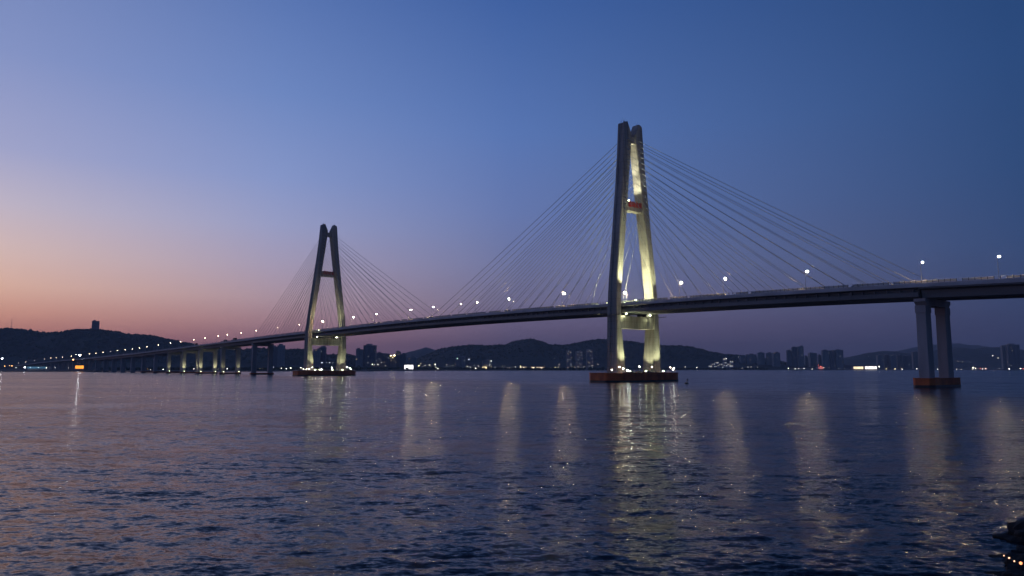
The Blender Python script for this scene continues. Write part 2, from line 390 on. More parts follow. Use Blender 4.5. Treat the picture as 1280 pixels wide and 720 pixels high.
fender('pier_fender', -167.5, 8.6, 30, 3.9, 'plain red fender box around the two columns of the bridge pier at the right', 'fenders around the side piers')
for i, s in enumerate(PIERS[1:8]):
    fender('pier_fender', s, 8, 28, 2.2, 'low dark red fender around the %s twin-column pier left of the farther tower' % ['first', 'second', 'third', 'fourth', 'fifth', 'sixth', 'seventh'][i], 'fenders around the side piers')

# ------------------------------------------------------------------ street lamps on the bridge
def lamp_thing(first=[None]):
    if first[0] is None:
        e = empty('street_lamp', (0, 0, 0), 0, '', '', '')
        bm = bmesh.new(); tube(bm, (0, 0, .28), (0, 0, 8.9), .15, .09, 8); box(bm, -.25, .25, -.25, .25, .28, .5); link('pole', bm, M['white'], e)
        bm = bmesh.new(); tube(bm, (0, 0, 8.8), (0, -1.6, 9.3), .07, .06, 6); link('arm', bm, M['pole'], e)
        bm = bmesh.new(); ball(bm, (0, -1.9, 9.25), .4, 2, .7); link('lamp_head', bm, M['warm_lamp'], e, True)
        first[0] = e; return e
    return None
ORD = ['first', 'second', 'third', 'fourth', 'fifth', 'sixth', 'seventh', 'eighth', 'ninth', 'tenth', 'eleventh', 'twelfth', 'thirteenth', 'fourteenth', 'fifteenth', 'sixteenth', 'seventeenth', 'eighteenth', 'nineteenth', 'twentieth']
def ordn(i):
    if i < 20: return ORD[i]
    t, k = divmod(i+1, 10); tens = {2: 'twenty', 3: 'thirty', 4: 'forty'}[t]; tth = {2: 'twentieth', 3: 'thirtieth', 4: 'fortieth'}[t]
    return tth if k == 0 else tens+'-'+ORD[k-1]
L_s = [(-197, 1), (-169, 1), (-118, 1), (-73, 1), (-45, 1), (17, -1), (48, 1), (104, 1), (141, 1), (162, 1), (200, 1), (234, 1), (292, 1), (336, 1), (402, 1), (459, 1),
       (519, 1), (584, 1), (635, 1), (686, 1), (722, 1), (778, 1), (830, 1), (896, 1), (950, 1), (1021, 1), (1095, 1), (1146, 1), (1198, 1), (1257, 1), (1321, 1), (1385, 1), (1455, 1),
       (1529, 1), (1601, 1), (1700, 1), (1831, 1), (1959, 1), (2063, 1), (2156, 1), (2282, 1), (2489, 1), (2700, 1), (2900, 1)]
BR = {141: .12, 162: .12, 336: .35, 519: .3, 292: .5}
proto = lamp_thing()
cnt = {'a': 0, 'b': 0, 'c': 0}
lampmats = {}
for i, (s, q) in enumerate(L_s):
    if s < 0: k = 'a'; n = sum(1 for x, _ in L_s if x < 0)-1-i; lab = '%s lit street lamp right of the nearer tower on the deck' % ordn(n)
    elif s < SPAN-5: k = 'b'; n = sum(1 for x, _ in L_s[:i] if x > 0); lab = '%s lit street lamp going left from the nearer tower' % ordn(n)
    else: k = 'c'; n = sum(1 for x, _ in L_s[:i] if x > SPAN-5); lab = '%s lit street lamp going left from the farther tower' % ordn(n)
    if i == 0: o = proto
    else:
        o = proto.copy(); COL.objects.link(o)
        for ch in proto.children:
            c = ch.copy(); COL.objects.link(c); c.parent = o
            br = BR.get(s, 1)
            if ch.name.startswith('lamp_head') and (s > 450 or br < 1):
                key = ('far' if s > 450 else 'near', br)
                if key not in lampmats:
                    lampmats[key] = emat('lamp_glow', (1, .76, .46) if key[0] == 'near' else (1, .76, .52), (1500 if key[0] == 'near' else 30)*br)
                me = c.data.copy(); me.materials[0] = lampmats[key]; c.data = me
    o.location = BW(s, 13.6*q, dz(s)); o.rotation_euler = (0, 0, RZ+(0 if q > 0 else math.pi)); tag(o, lab, 'street lamp', 'street lamps along the bridge deck')

# ------------------------------------------------------------------ floodlights
def floodlight(loc, aim, energy, label, size=60, m='flood', scale=1.0, col=(.93, 1, .58), group='floodlights lighting the bridge'):
    if loc[2] > 100: col = (.97, .99, .7)
    loc = Vector(loc); aim = Vector(aim); d = (aim-loc).normalized()
    e = empty('floodlight', loc, math.atan2(d.y, d.x), label, 'floodlight', group)
    bm = bmesh.new(); k = scale
    box(bm, -.35*k, .35*k, -.5*k, .5*k, .05, .8*k); box(bm, -.12, .12, -.6*k, -.5*k, 0, .9*k); box(bm, -.12, .12, .5*k, .6*k, 0, .9*k); link('housing', bm, M['dark'], e)
    bm = bmesh.new(); ball(bm, (0, 0, .95*k), .42*k, 2, .6); link('lens', bm, M[m], e, True)
    if energy:
        l = bpy.data.lights.new('flood_beam', 'SPOT'); l.energy = energy; l.spot_size = R(size); l.spot_blend = .8; l.color = col; l.shadow_soft_size = .3
        lo = bpy.data.objects.new('flood_beam', l); COL.objects.link(lo); lo.parent = e; lo.location = (0, 0, 1.6*k)
        lo.rotation_euler = (Matrix.Rotation(-math.atan2(d.y, d.x), 3, 'Z') @ d).to_track_quat('-Z', 'Y').to_euler()
    return e
for S0, nm, ke in ((0, 'nearer', 1.0), (SPAN, 'farther', .7)):
    fz = 5.2
    n0 = S0 == 0
    for q, side in ((1, 'left'), (-1, 'right')):
        floodlight(BW(S0-9.5, q*15, fz), BW(S0-3.6, q*15.5, 32), 27000*ke, 'green-white floodlight in front of the %s leg, on the %s tower fender' % (side, nm), 70)
        floodlight(BW(S0-3, q*7.0, fz), BW(S0, q*14.5, 26), (15000 if q < 0 else 9000)*ke, 'green-white floodlight inside the %s leg, on the %s tower fender' % (side, nm), 75)
    z = dz(S0)+.15
    for q, side in ((1, 'left'), (-1, 'right')):
        floodlight(BW(S0-13, q*12.4, z+.2), BW(S0-3.5, q*14.2, 72), ((150000 if q > 0 else 45000) if n0 else 14000), 'deck floodlight aimed up the front of the %s leg, %s tower' % (side, nm), 50)
        floodlight(BW(S0-1, -q*8.5, z), BW(S0, q*13, 58), ((105000 if q < 0 else 70000) if n0 else 12000), 'deck floodlight aimed up the inner %s leg, %s tower' % (side, nm), 118)
    if n0:
        floodlight(BW(S0-.6, 3.2, 108.25), BW(S0-.2, -4.4, 124), 27000, 'floodlight on the red-lettered crossbeam aimed up the right leg, nearer tower', 84)
        floodlight(BW(S0+1.4, 1.2, 108.25), BW(S0, -3.0, 146), 90000, 'floodlight on the red-lettered crossbeam aimed at the top, nearer tower', 30)
    floodlight(BW(S0-4.6, 11.5, 38.6), BW(S0-3, 14, 30), 5000*ke, 'small floodlight by the left bearing under the deck, %s tower' % nm, 120)
    floodlight(BW(S0-4.6, -10, 38.6), BW(S0-3, -6, 20), 5000*ke, 'small floodlight by the right bearing under the deck, %s tower' % nm, 120)
# work lights along the tower fenders
for S0, nm in ((0, 'nearer'), (SPAN, 'farther')):
    sp_ = [(-11, 25.0), (-11.5, 22.5), (-11.5, 19), (-11.8, 9), (-11.8, -2), (-11.8, -19), (-11.5, -22.5), (-9, -25), (-6, 26)]
    for i, (a, b) in enumerate(sp_):
        e = empty('work_light', BW(S0+a, b, 5.2), RZ, '%s small work light from the left on the %s tower fender' % (ORD[[8, 0, 1, 2, 3, 4, 5, 6, 7].index(i) if False else sorted(range(len(sp_)), key=lambda j: -sp_[j][1]).index(i)], nm), 'work light', 'work lights on the tower fenders')
        hh = random.uniform(.8, 3.4)
        bm = bmesh.new(); tube(bm, (0, 0, -.4), (0, 0, hh), .09, .06, 6); link('post', bm, M['pole'], e)
        bm = bmesh.new(); ball(bm, (0, 0, hh+.2), random.uniform(.22, .42), 2, .8); link('lamp_head', bm, emat('work_glow', random.choice([(1, .95, .8), (.95, 1, .85), (1, .85, .7)]), random.uniform(20, 60)), e, True)
for s, nm, pw in ((705, 'second', 2500), (800, 'third', 9000), (880, 'fourth', 9000), (960, 'fifth', 3500)):  # weak lights at the second and fifth piers are added to brighten the columns
    for q, side in ((1, 'near'), (-1, 'far')):
        floodlight(BW(s-5.2, q*10, 2.2), BW(s-2.5, q*10, 26), pw, 'floodlight at the %s column of the %s pier left of the farther tower' % (side, nm), 70, 'flood_soft')

# ------------------------------------------------------------------ vehicles on the deck
def truck(s, y, L_, H_, label, col):
    e = empty('truck', BW(s, y, dz(s)+.13), RZ, label, 'truck', 'trucks crossing the bridge')
    bm = bmesh.new(); box(bm, -L_/2, L_/2-2.3, -1.25, 1.25, 1.1, H_); g = bm.edges[:]; bmesh.ops.bevel(bm, geom=g, offset=.06, segments=1, affect='EDGES'); link('cargo_box', bm, col, e)
    bm = bmesh.new(); c = L_/2
    loft(bm, [[(c-2.1, yy, .7), (c, yy, .7), (c, yy, 1.7), (c-.35, yy, 2.8), (c-2.1, yy, 2.9)] for yy in (-1.2, 1.2)]); link('cab', bm, M['white'], e)
    bm = bmesh.new(); box(bm, -L_/2, c-.2, -.5, .5, .75, 1.05); link('chassis', bm, M['dark'], e)
    for x in (-L_/2+1, -L_/2+2.3, c-1.2):
        for yy in (-1.1, 1.1):
            bm = bmesh.new(); tube(bm, (x, yy-.15, .5), (x, yy+.15, .5), .5, n=14); link('wheel', bm, M['dark'], e)
truck(826, 9.5, 9, 3.8, 'dark box truck low on the deck slope, leftmost of the three trucks on the bridge', M['dark'])
truck(700, 9.5, 8, 3.4, 'small dark truck in the middle of the three trucks left of the farther tower', M['dark'])
truck(664, 9.5, 10, 4.1, 'tall dark box truck nearest the farther tower of the three trucks', M['dark'])
def car(s, y, label, col):
    e = empty('car', BW(s, y, dz(s)+.13), RZ, label, 'car', 'cars on the bridge')
    bm = bmesh.new()
    P = [(-2.2, .35), (2.2, .35), (2.25, .75), (1.3, .95), (.6, 1.5), (-1.1, 1.52), (-1.9, 1.0), (-2.25, .95)]
    loft(bm, [[(x, yy*(.86 if z > 1.2 else 1), z) for x, z in P] for yy in (-.88, .88)]); bmesh.ops.bevel(bm, geom=bm.edges[:], offset=.06, segments=2, affect='EDGES'); link('body', bm, col, e)
    bm = bmesh.new(); box(bm, -1.2, .7, -.83, .83, 1.02, 1.42); link('window', bm, M['glass'], e)
    for x in (-1.4, 1.4):
        for yy in (-.82, .82):
            bm = bmesh.new(); tube(bm, (x, yy-.1, .33), (x, yy+.1, .33), .33, n=12); link('wheel', bm, M['dark'], e)
    bm = bmesh.new()
    for yy in (-.6, .6): box(bm, 2.2, 2.27, yy-.15, yy+.15, .6, .74)
    link('headlight', bm, M['win_warm'], e)
car(-92, 11.6, 'dark car behind the railing right of the nearer tower, closer to the pier', M['dark'])
car(-62, 11.6, 'pale car behind the railing right of the nearer tower, closer to the tower', M['white'])
car(-141, 11.6, 'white car behind the railing just left of the right-hand pier', M['white'])

# ------------------------------------------------------------------ land, hills
def struct(o): o['kind'] = 'structure'; return o
shore = [(-9000, 1500), (-1400, 1560), (-620, 1620), (-560, 1720), (-340, 1760), (-330, 1960), (-260, 2120), (60, 2400), (330, 2480), (420, 2900), (900, 3020), (2600, 3150), (9000, 3300)]
bm = bmesh.new(); back = 12000
lo = [bm.verts.new((x, y, -1)) for x, y in shore]; mi_ = [bm.verts.new((x, y+random.uniform(0, 6), 1.6)) for x, y in shore]; hi = [bm.verts.new((x, y+18, 2.6)) for x, y in shore]; bk = [bm.verts.new((x*1.6, back, 3)) for x, y in shore]
for a, b in ((lo, mi_), (mi_, hi), (hi, bk)):
    for i in range(len(shore)-1): bm.faces.new((a[i], a[i+1], b[i+1], b[i]))
struct(link('far_shore', bm, M['land']))
def hill(name, sil, Y, thick, amp, seed, step=1.6):
    xs = np.arange(sil[0][0], sil[-1][0]+.1, step); rows = 26; V = []; nx = len(xs)
    prof = []
    for px in xs:
        py = interp(sil, px); p = at(px, py, Y); prof.append((p.x, max(2.5, p.z)))
    t = np.linspace(-1, 1, rows); verts = []
    for tt in t:
        env = math.cos(tt*math.pi/2)**1.4 if abs(tt) < 1 else 0
        for x, h in prof:
            n = noise.fractal(Vector((x*.004+seed, tt*thick*.004, seed)), .9, 2, 5)
            n2 = noise.fractal(Vector((x*.03+seed, tt*thick*.03, seed)), .8, 2, 3)
            z = 2+(h-2)*env*(1+.25*n*(abs(tt)*1.2 if abs(tt) < .8 else .3))+amp*n2*(env if h > 12 else .15)
            verts.append((x, Y+tt*thick, z if abs(tt) < 1 else 1))
    faces = [(j*nx+i, j*nx+i+1, (j+1)*nx+i+1, (j+1)*nx+i) for j in range(rows-1) for i in range(nx-1)]
    me = bpy.data.meshes.new(name); me.from_pydata(verts, [], faces); me.materials.append(M['hill'])
    for p in me.polygons: p.use_smooth = True
    o = bpy.data.objects.new(name, me); COL.objects.link(o); o['kind'] = 'structure'
    return prof, Y
silL = [(-260, 432), (-140, 424), (-60, 418), (0, 413.5), (18, 412.5), (30, 413), (40, 415.5), (53, 417), (75, 417), (88, 414.5), (101, 413), (116, 412.8), (133, 414.5), (149, 417.3), (165, 420), (186, 420.3), (199, 423), (213, 426.3), (226, 428.5), (240, 431.5), (262, 436), (290, 439), (318, 438), (332, 436.8), (358, 438.5), (374, 438), (390, 441), (408, 445.5), (431, 444), (441, 446), (447, 453), (450, 461)]
HY, HW = 3550, 560
hL = hill('hill', silL, HY, HW, 3.2, 1.3)
hF = hill('hill', [(470, 452), (500, 444), (512, 440), (522, 437.5), (533, 434.3), (542, 437), (560, 442), (600, 450), (640, 460)], 7200, 900, 5, 5.1)
hM = hill('hill', [(500, 460), (520, 452), (537, 444), (553, 436.8), (569, 434.3), (590, 432.3), (606, 433), (630, 432.8), (646, 427), (664, 424.7), (675, 428), (686, 432.2), (707, 432.6), (725, 429), (744, 425.4), (757, 425.9), (784, 427.5), (802, 430.3), (824, 433.2), (848, 433.4), (862, 434.8), (873, 438.5), (892, 442.7), (926, 446.7), (953, 450.7), (979, 457), (992, 461)], 4300, 750, 5, 9.7)
hR = hill('hill', [(1035, 455), (1054, 449.3), (1070, 446), (1088, 441), (1107, 438.8), (1123, 441.3), (1140, 444), (1160, 441), (1180, 436), (1193, 434.3), (1216, 438.2), (1232, 434.4), (1251, 434.3), (1280, 439), (1330, 436), (1400, 428), (1500, 430), (1640, 445), (1760, 452)], 6200, 900, 5, 14.2)
hK = hill('hill', [(1090, 446), (1130, 438), (1160, 431), (1190, 429.5), (1225, 433), (1270, 440), (1330, 450)], 9500, 1100, 6, 19.2)

def forest(name, label, pts, m):
    V = []; Fc = []
    base = bmesh.new(); bmesh.ops.create_icosphere(base, subdivisions=1, radius=1)
    bv = np.array([v_.co[:] for v_ in base.verts]); bf = [[v_.index for v_ in f.verts] for f in base.faces]; base.free()
    for (x, y, z, r) in pts:
        k = len(V)*len(bv)
        q = bv*rng.uniform(.65, 1.25, (len(bv), 1))*np.array([r, r, r*rng.uniform(.8, 1.3)])+np.array([x, y, z])
        V.append(q); Fc += [[a+k for a in f] for f in bf]
    me = bpy.data.meshes.new(name); me.from_pydata(np.concatenate(V).tolist(), [], Fc); me.materials.append(m)
    o = bpy.data.objects.new(name, me); COL.objects.link(o); tag(o, label, 'forest', kind='stuff'); return o
pts = []
for _ in range(9000):
    i = random.randrange(len(hL[0])-1); x, h = hL[0][i]; x += random.uniform(0, 4)
    tt = random.gauss(0, .16) if random.random() < .6 else random.uniform(-.75, .2)
    if abs(tt) > .9: continue
    env = math.cos(tt*math.pi/2)**1.4
    n = noise.fractal(Vector((x*.004+1.3, tt*HW*.004, 1.3)), .9, 2, 5)
    z = 2+(h-2)*env*(1+.25*n*(abs(tt)*1.2))
    pts.append((x, HY+tt*HW, z+random.uniform(-2, 2), random.choice((4, 5, 6, 7, 9))))
forest('wooded_slope', 'dark woods covering the low hill at the left and its ridge line', pts, M['tree'])
pts = []
prof, YY = hM
for _ in range(7000):
    i = random.randrange(len(prof)-1); x, h = prof[i]; x += random.uniform(0, 7)
    if h < 20: continue
    tt = random.gauss(0, .13) if random.random() < .7 else random.uniform(-.7, .1)
    env = math.cos(max(-.99, min(.99, tt))*math.pi/2)**1.4
    n = noise.fractal(Vector((x*.004+9.7, tt*750*.004, 9.7)), .9, 2, 5)
    pts.append((x, YY+tt*750, 2+(h-2)*env*(1+.25*n*abs(tt)*1.2)+random.uniform(-3, 1), random.choice((4, 6, 7, 9))))
forest('wooded_ridge', 'dark woods along the ridge of the central hill', pts, M['tree'])
pts = []
for _ in range(1500):
    px = random.choice((random.uniform(445, 960), random.uniform(445, 700), random.uniform(120, 450)))
    Yd = {True: random.uniform(2420, 2560), False: random.uniform(2950, 3100)}[px < 760] if px > 450 else random.uniform(1800, 1900)
    p = at(px, 460, Yd); pts.append((p.x, Yd, 3+random.uniform(0, 4), random.uniform(2.5, 6)))
forest('shore_trees', 'dark line of trees along the far waterfront', pts, M['tree'])

# ------------------------------------------------------------------ buildings
def building(px0, px1, pyt, Y, fac, label, lit=4, name='tower_block', cat='building', roof='box', group='buildings on the far shore', base=2.5, dep=None, wm=None):
    a = at(px0, 455, Y); b = at(px1, 455, Y); ht = at((px0+px1)/2, pyt, Y).z-base
    W_ = (b.x-a.x); D_ = dep or min(max(14, W_*.6), 26)
    rz = random.uniform(-.12, .12)
    e = empty(name, ((a.x+b.x)/2, Y, base), rz, label, cat, group)
    w2, d2 = W_/2, D_/2
    bm = bmesh.new(); box(bm, -w2, w2, -d2, d2, -1, ht)
    n = max(2, int(W_/9))
    for i in range(n+1):                      # vertical bays and pilasters
        x = -w2+i*W_/n; ww = min(1.2, W_*.05); box(bm, max(-w2, x-ww)-.01, min(w2, x+ww)+.01, -d2-.9, -d2, 0, ht-.5)
    k = 3.1*4
    z = k
    while z < ht-4:
        box(bm, -w2-.25, w2+.25, -d2-.35, d2+.25, z, z+.45); z += k
    link('wall', bm, FAC[fac], e)
    bm = bmesh.new(); box(bm, -w2-.3, w2+.3, -d2-.95, d2+.3, ht+.003, ht+.9)
    if roof == 'box':
        for _ in range(2):
            x = random.uniform(-w2*.5, w2*.5); q = W_*random.uniform(.1, .22); box(bm, x-q, x+q, -d2*.5, d2*.5, ht+.9, ht+random.uniform(3, 6))
    if roof == 'step': box(bm, -w2*.6, w2*.3, -d2*.7, d2*.7, ht+.9, ht+6)
    link('roof', bm, FAC[fac] if False else M['pier'], e)
    for i in range(lit):
        x = random.uniform(-w2*.85, w2*.85); z = random.uniform(4, ht-3); z = round(z/3.1)*3.1+.8; s_ = random.uniform(.7, 1.5)
        bm = bmesh.new(); box(bm, x-s_, x+s_, -d2-1.1, -d2-.95, z, z+1.6)
        link('window', bm, wm or random.choice((M['win_warm'], M['win_cool'])), e)
    return e
B = [
 (112.6, 120.6, 401.5, 3550, 1, 'lone dark tower block rising from the crest of the left hill', 0),
 (338, 347, 434, 2500, 1, 'low dark block showing above the trees left of the farther tower', 0),
 (347, 355, 432, 2500, 0, 'dark block with stepped roof left of the farther tower above the trees', 0),
 (392, 400, 437, 2600, 0, 'dim slab block seen between the legs of the farther tower, on the left', 1),
 (399, 407, 434.5, 2620, 1, 'taller dim block seen between the legs of the farther tower, on the right', 1),
 (445, 453.5, 437, 2550, 0, 'wide grey slab block just right of the farther tower', 1),
 (455, 469.5, 432, 2560, 1, 'tallest dark tower block right of the farther tower with stepped roof', 2),
 (470, 479, 441.5, 2750, 2, 'low block directly right of the tallest block by the farther tower', 2),
 (478, 488, 443, 2700, 1, 'low wide block left of the yellow rooftop light', 2),
 (488, 494.5, 445, 2650, 2, 'narrow low block under the yellow rooftop light', 2),
 (494.5, 501, 440, 2680, 2, 'reddish block right of the yellow rooftop light', 1),
 (500, 507.5, 443, 2560, 1, 'dark slab block directly above the bright white hall', 0),
 (509, 520, 447, 3000, 0, 'small pale block behind the bright white hall', 3),
 (569, 575, 444.5, 3000, 0, 'left one of the two pale blocks at the foot of the central hill', 2),
 (576, 582, 446, 3000, 0, 'right one of the two pale blocks at the foot of the central hill', 1),
 (603, 615, 451, 2800, 0, 'low wide lit block on the shore below the saddle of the central hill', 5),
 (708.5, 714.5, 438.5, 3300, 0, 'left one of three lit housing towers beside the nearer tower', 16),
 (720, 728, 439.5, 3300, 0, 'middle one of three lit housing towers beside the nearer tower', 16),
 (733, 741, 437.5, 3300, 0, 'right one of three lit housing towers beside the nearer tower', 16),
 (925, 932, 445, 3800, 0, 'first and lowest block left in the skyline behind the right end of the hill', 1),
 (933, 945, 443.3, 3800, 0, 'wide pale block second from the left in the right-hand skyline', 2),
 (947.5, 955.5, 441, 3750, 0, 'third block from the left in the right-hand skyline', 1),
 (958, 964.5, 441.5, 3750, 0, 'slim block fourth from the left in the right-hand skyline', 1),
 (966, 974.5, 441, 3700, 0, 'dark block fifth from the left in the right-hand skyline', 2),
 (984, 989.5, 438, 3700, 1, 'lowest and leftmost of the three slim high-rises in the right-hand skyline', 1),
 (990.5, 996.5, 434.2, 3700, 1, 'middle one of the three slim high-rises in the right-hand skyline', 1),
 (997.8, 1004.5, 433.3, 3700, 0, 'tallest and rightmost of the three slim high-rises in the right-hand skyline', 2),
 (1006, 1010.5, 445.5, 3800, 0, 'short block directly right of the three slim high-rises', 1),
 (1011.5, 1020.5, 441.8, 3750, 0, 'mid-height block between the slim high-rises and the long housing row', 2),
 (1023, 1027, 444, 3700, 1, 'narrow short block at the left end of the tall housing row', 0),
 (1028, 1036.5, 438.3, 3650, 0, 'left block of the tall housing row right of the slim high-rises', 2),
 (1037.5, 1043.5, 438.3, 3650, 1, 'middle block of the tall housing row right of the slim high-rises', 2),
 (1044, 1053.5, 437.6, 3650, 0, 'right block of the tall housing row right of the slim high-rises', 2),
 (1096.5, 1104, 444.5, 3700, 0, 'leftmost block of the pale housing row left of the right-hand pier', 1),
 (1105, 1112, 444, 3720, 2, 'second block of the pale housing row left of the right-hand pier', 1),
 (1113, 1120, 444, 3700, 0, 'third block of the pale housing row left of the right-hand pier', 1),
 (1121, 1128, 444.4, 3720, 2, 'fourth block of the pale housing row left of the right-hand pier', 1),
 (1128.5, 1138, 445, 3740, 1, 'rightmost block of the pale housing row left of the right-hand pier', 1),
 (1141, 1147.5, 440, 4000, 2, 'tall block partly hidden behind the left column of the right-hand pier', 0),
 (1253, 1259, 432.5, 3500, 0, 'pale narrow slab of the pair of high-rises at the right edge', 0),
 (1259.5, 1273.5, 431, 3480, 1, 'dark wide high-rise with stepped roof at the right edge', 3),
]
for i, (a, b, t_, Y, f, lab, lit) in enumerate(B):
    building(a, b, t_, Y, f, lab, lit, roof='step' if ('stepped' in lab) else 'box', base=(172 if i == 0 else 2.5), dep=(12 if i == 0 else None))
# mast on the left hill
e = empty('radio_mast', at(14, 413.5, 3540), 0, 'thin lattice radio mast on the left hill near the left edge', 'mast')
bm = bmesh.new()
for k in range(3):
    a0 = k*2.094; tube(bm, (2.2*math.cos(a0), 2.2*math.sin(a0), -4), (0.3*math.cos(a0), .3*math.sin(a0), 40), .22, .15, 4)
for z in range(0, 40, 4):
    r_ = 2.2-1.9*z/40
    for k in range(3): tube(bm, (r_*math.cos(k*2.094), r_*math.sin(k*2.094), z), (r_*math.cos((k+1)*2.094), r_*math.sin((k+1)*2.094), z+3), .1, n=4)
link('lattice', bm, M['pole'], e); e.scale = (1.5, 1.5, 1.5)
bm = bmesh.new(); tube(bm, (0, 0, 38), (0, 0, 46), .2, .08, 5); link('antenna', bm, M['pole'], e)

# lit halls and sheds on the waterfront
def hall(px0, px1, pyt, pyb, Y, label, col, strength, name='lit_hall', cat='hall', rest='grey'):
    a = at(px0, pyb, Y); b = at(px1, pyb, Y); top = at(px0, pyt, Y).z; bot = max(2.6, a.z); w2 = (b.x-a.x)/2
    e = empty(name, ((a.x+b.x)/2, Y, 2.5), 0, label, cat)
    hh = top-2.5; bb = bot-2.5
    bm = bmesh.new(); box(bm, -w2-1, w2+1, 0, 16, -1, hh+1); link('wall', bm, M['pier'], e)
    bm = bmesh.new(); box(bm, -w2-1.6, w2+1.6, -1.5, 17, hh+1.003, hh+1.8); link('roof', bm, M['dark'], e)
    n = max(2, int(2*w2/6)); pw = 2*w2/n
    for i in range(min(n, 12)):
        bm = bmesh.new(); box(bm, -w2+i*pw+.15, -w2+(i+1)*pw-.15, -.12, -.003, max(bb, .2), hh)
        link('window', bm, emat('hall_light', col, strength*random.uniform(.6, 1.25)), e)
    return e
hall(505.5, 516.5, 456.3, 461.3, 2430, 'dazzling white lit hall on the shore right of the farther tower', (1, .97, 1), 3.2)
hall(94, 104.5, 457, 460.8, 1660, 'orange lit open shed on the left shore under the bridge approach', (1, .35, .03), 2.2, 'lit_shed', 'shed')
hall(34, 58, 458.3, 460.8, 1660, 'long low building with teal lights on the left shore', (.04, .22, .4), .5)
hall(603, 608.5, 458.4, 461.3, 2470, 'small hall with warm yellow lights on the central shore', (1, .75, .4), 1.6)
hall(1067, 1081, 458.3, 461.2, 3120, 'bright yellow and white lit ferry hall on the right-hand shore', (1, .8, .5), 1.7)
hall(1081.5, 1096, 458, 461.3, 3100, 'brilliant white lit quay hall on the right-hand shore', (1, .93, .88), 2.6)
hall(1023, 1029, 458.4, 461.2, 3120, 'low hall with red and white lights below the tall housing row', (1, .25, .22), .5)
hall(649, 659, 458.7, 461.2, 2480, 'right-hand of two warm lit quay halls on the central shore', (1, .8, .6), 2.0)
hall(664, 681, 458.9, 461.2, 2480, 'long warm lit quay hall left of the nearer tower on the shore', (1, .75, .55), 1.6)
# houses with lit windows on the hillside, right of the nearer tower
hs = [(891, 455), (896, 453.5), (896, 457.5), (901, 455.3), (906, 448.8), (906, 453), (907, 457), (911, 455.5), (914, 452), (914, 457.5), (888, 458), (902, 459)]
for i, (px, py) in enumerate(hs):
    Y = 3250-(py-448)*15; p = at(px, py+1, Y)
    e = empty('hillside_house', p, random.uniform(-.3, .3), '%s lit house from the left on the hillside beyond the nearer tower' % ORD[sorted(range(12), key=lambda j: (hs[j][0], hs[j][1])).index(i)], 'house', 'hillside houses with lit windows')
    bm = bmesh.new(); box(bm, -8, 8, -5, 5, -25, 6); link('wall', bm, M['fascia'], e)
    bm = bmesh.new(); loft(bm, [[(-8.6, -5.6, 6.01), (-8.6, 0, 9), (-8.6, 5.6, 6.01)], [(8.6, -5.6, 6.01), (8.6, 0, 9), (8.6, 5.6, 6.01)]]); link('roof', bm, M['dark'], e)
    for x in (-5, -.5, 4):
        for z in (1, 4):
            if random.random() < .6:
                bm = bmesh.new(); box(bm, x-.9, x+.9, -5.15, -5.003, z, z+1.5); link('window', bm, emat('house_window', random.choice([(1, .85, .65), (.9, .95, 1)]), 1.8), e)

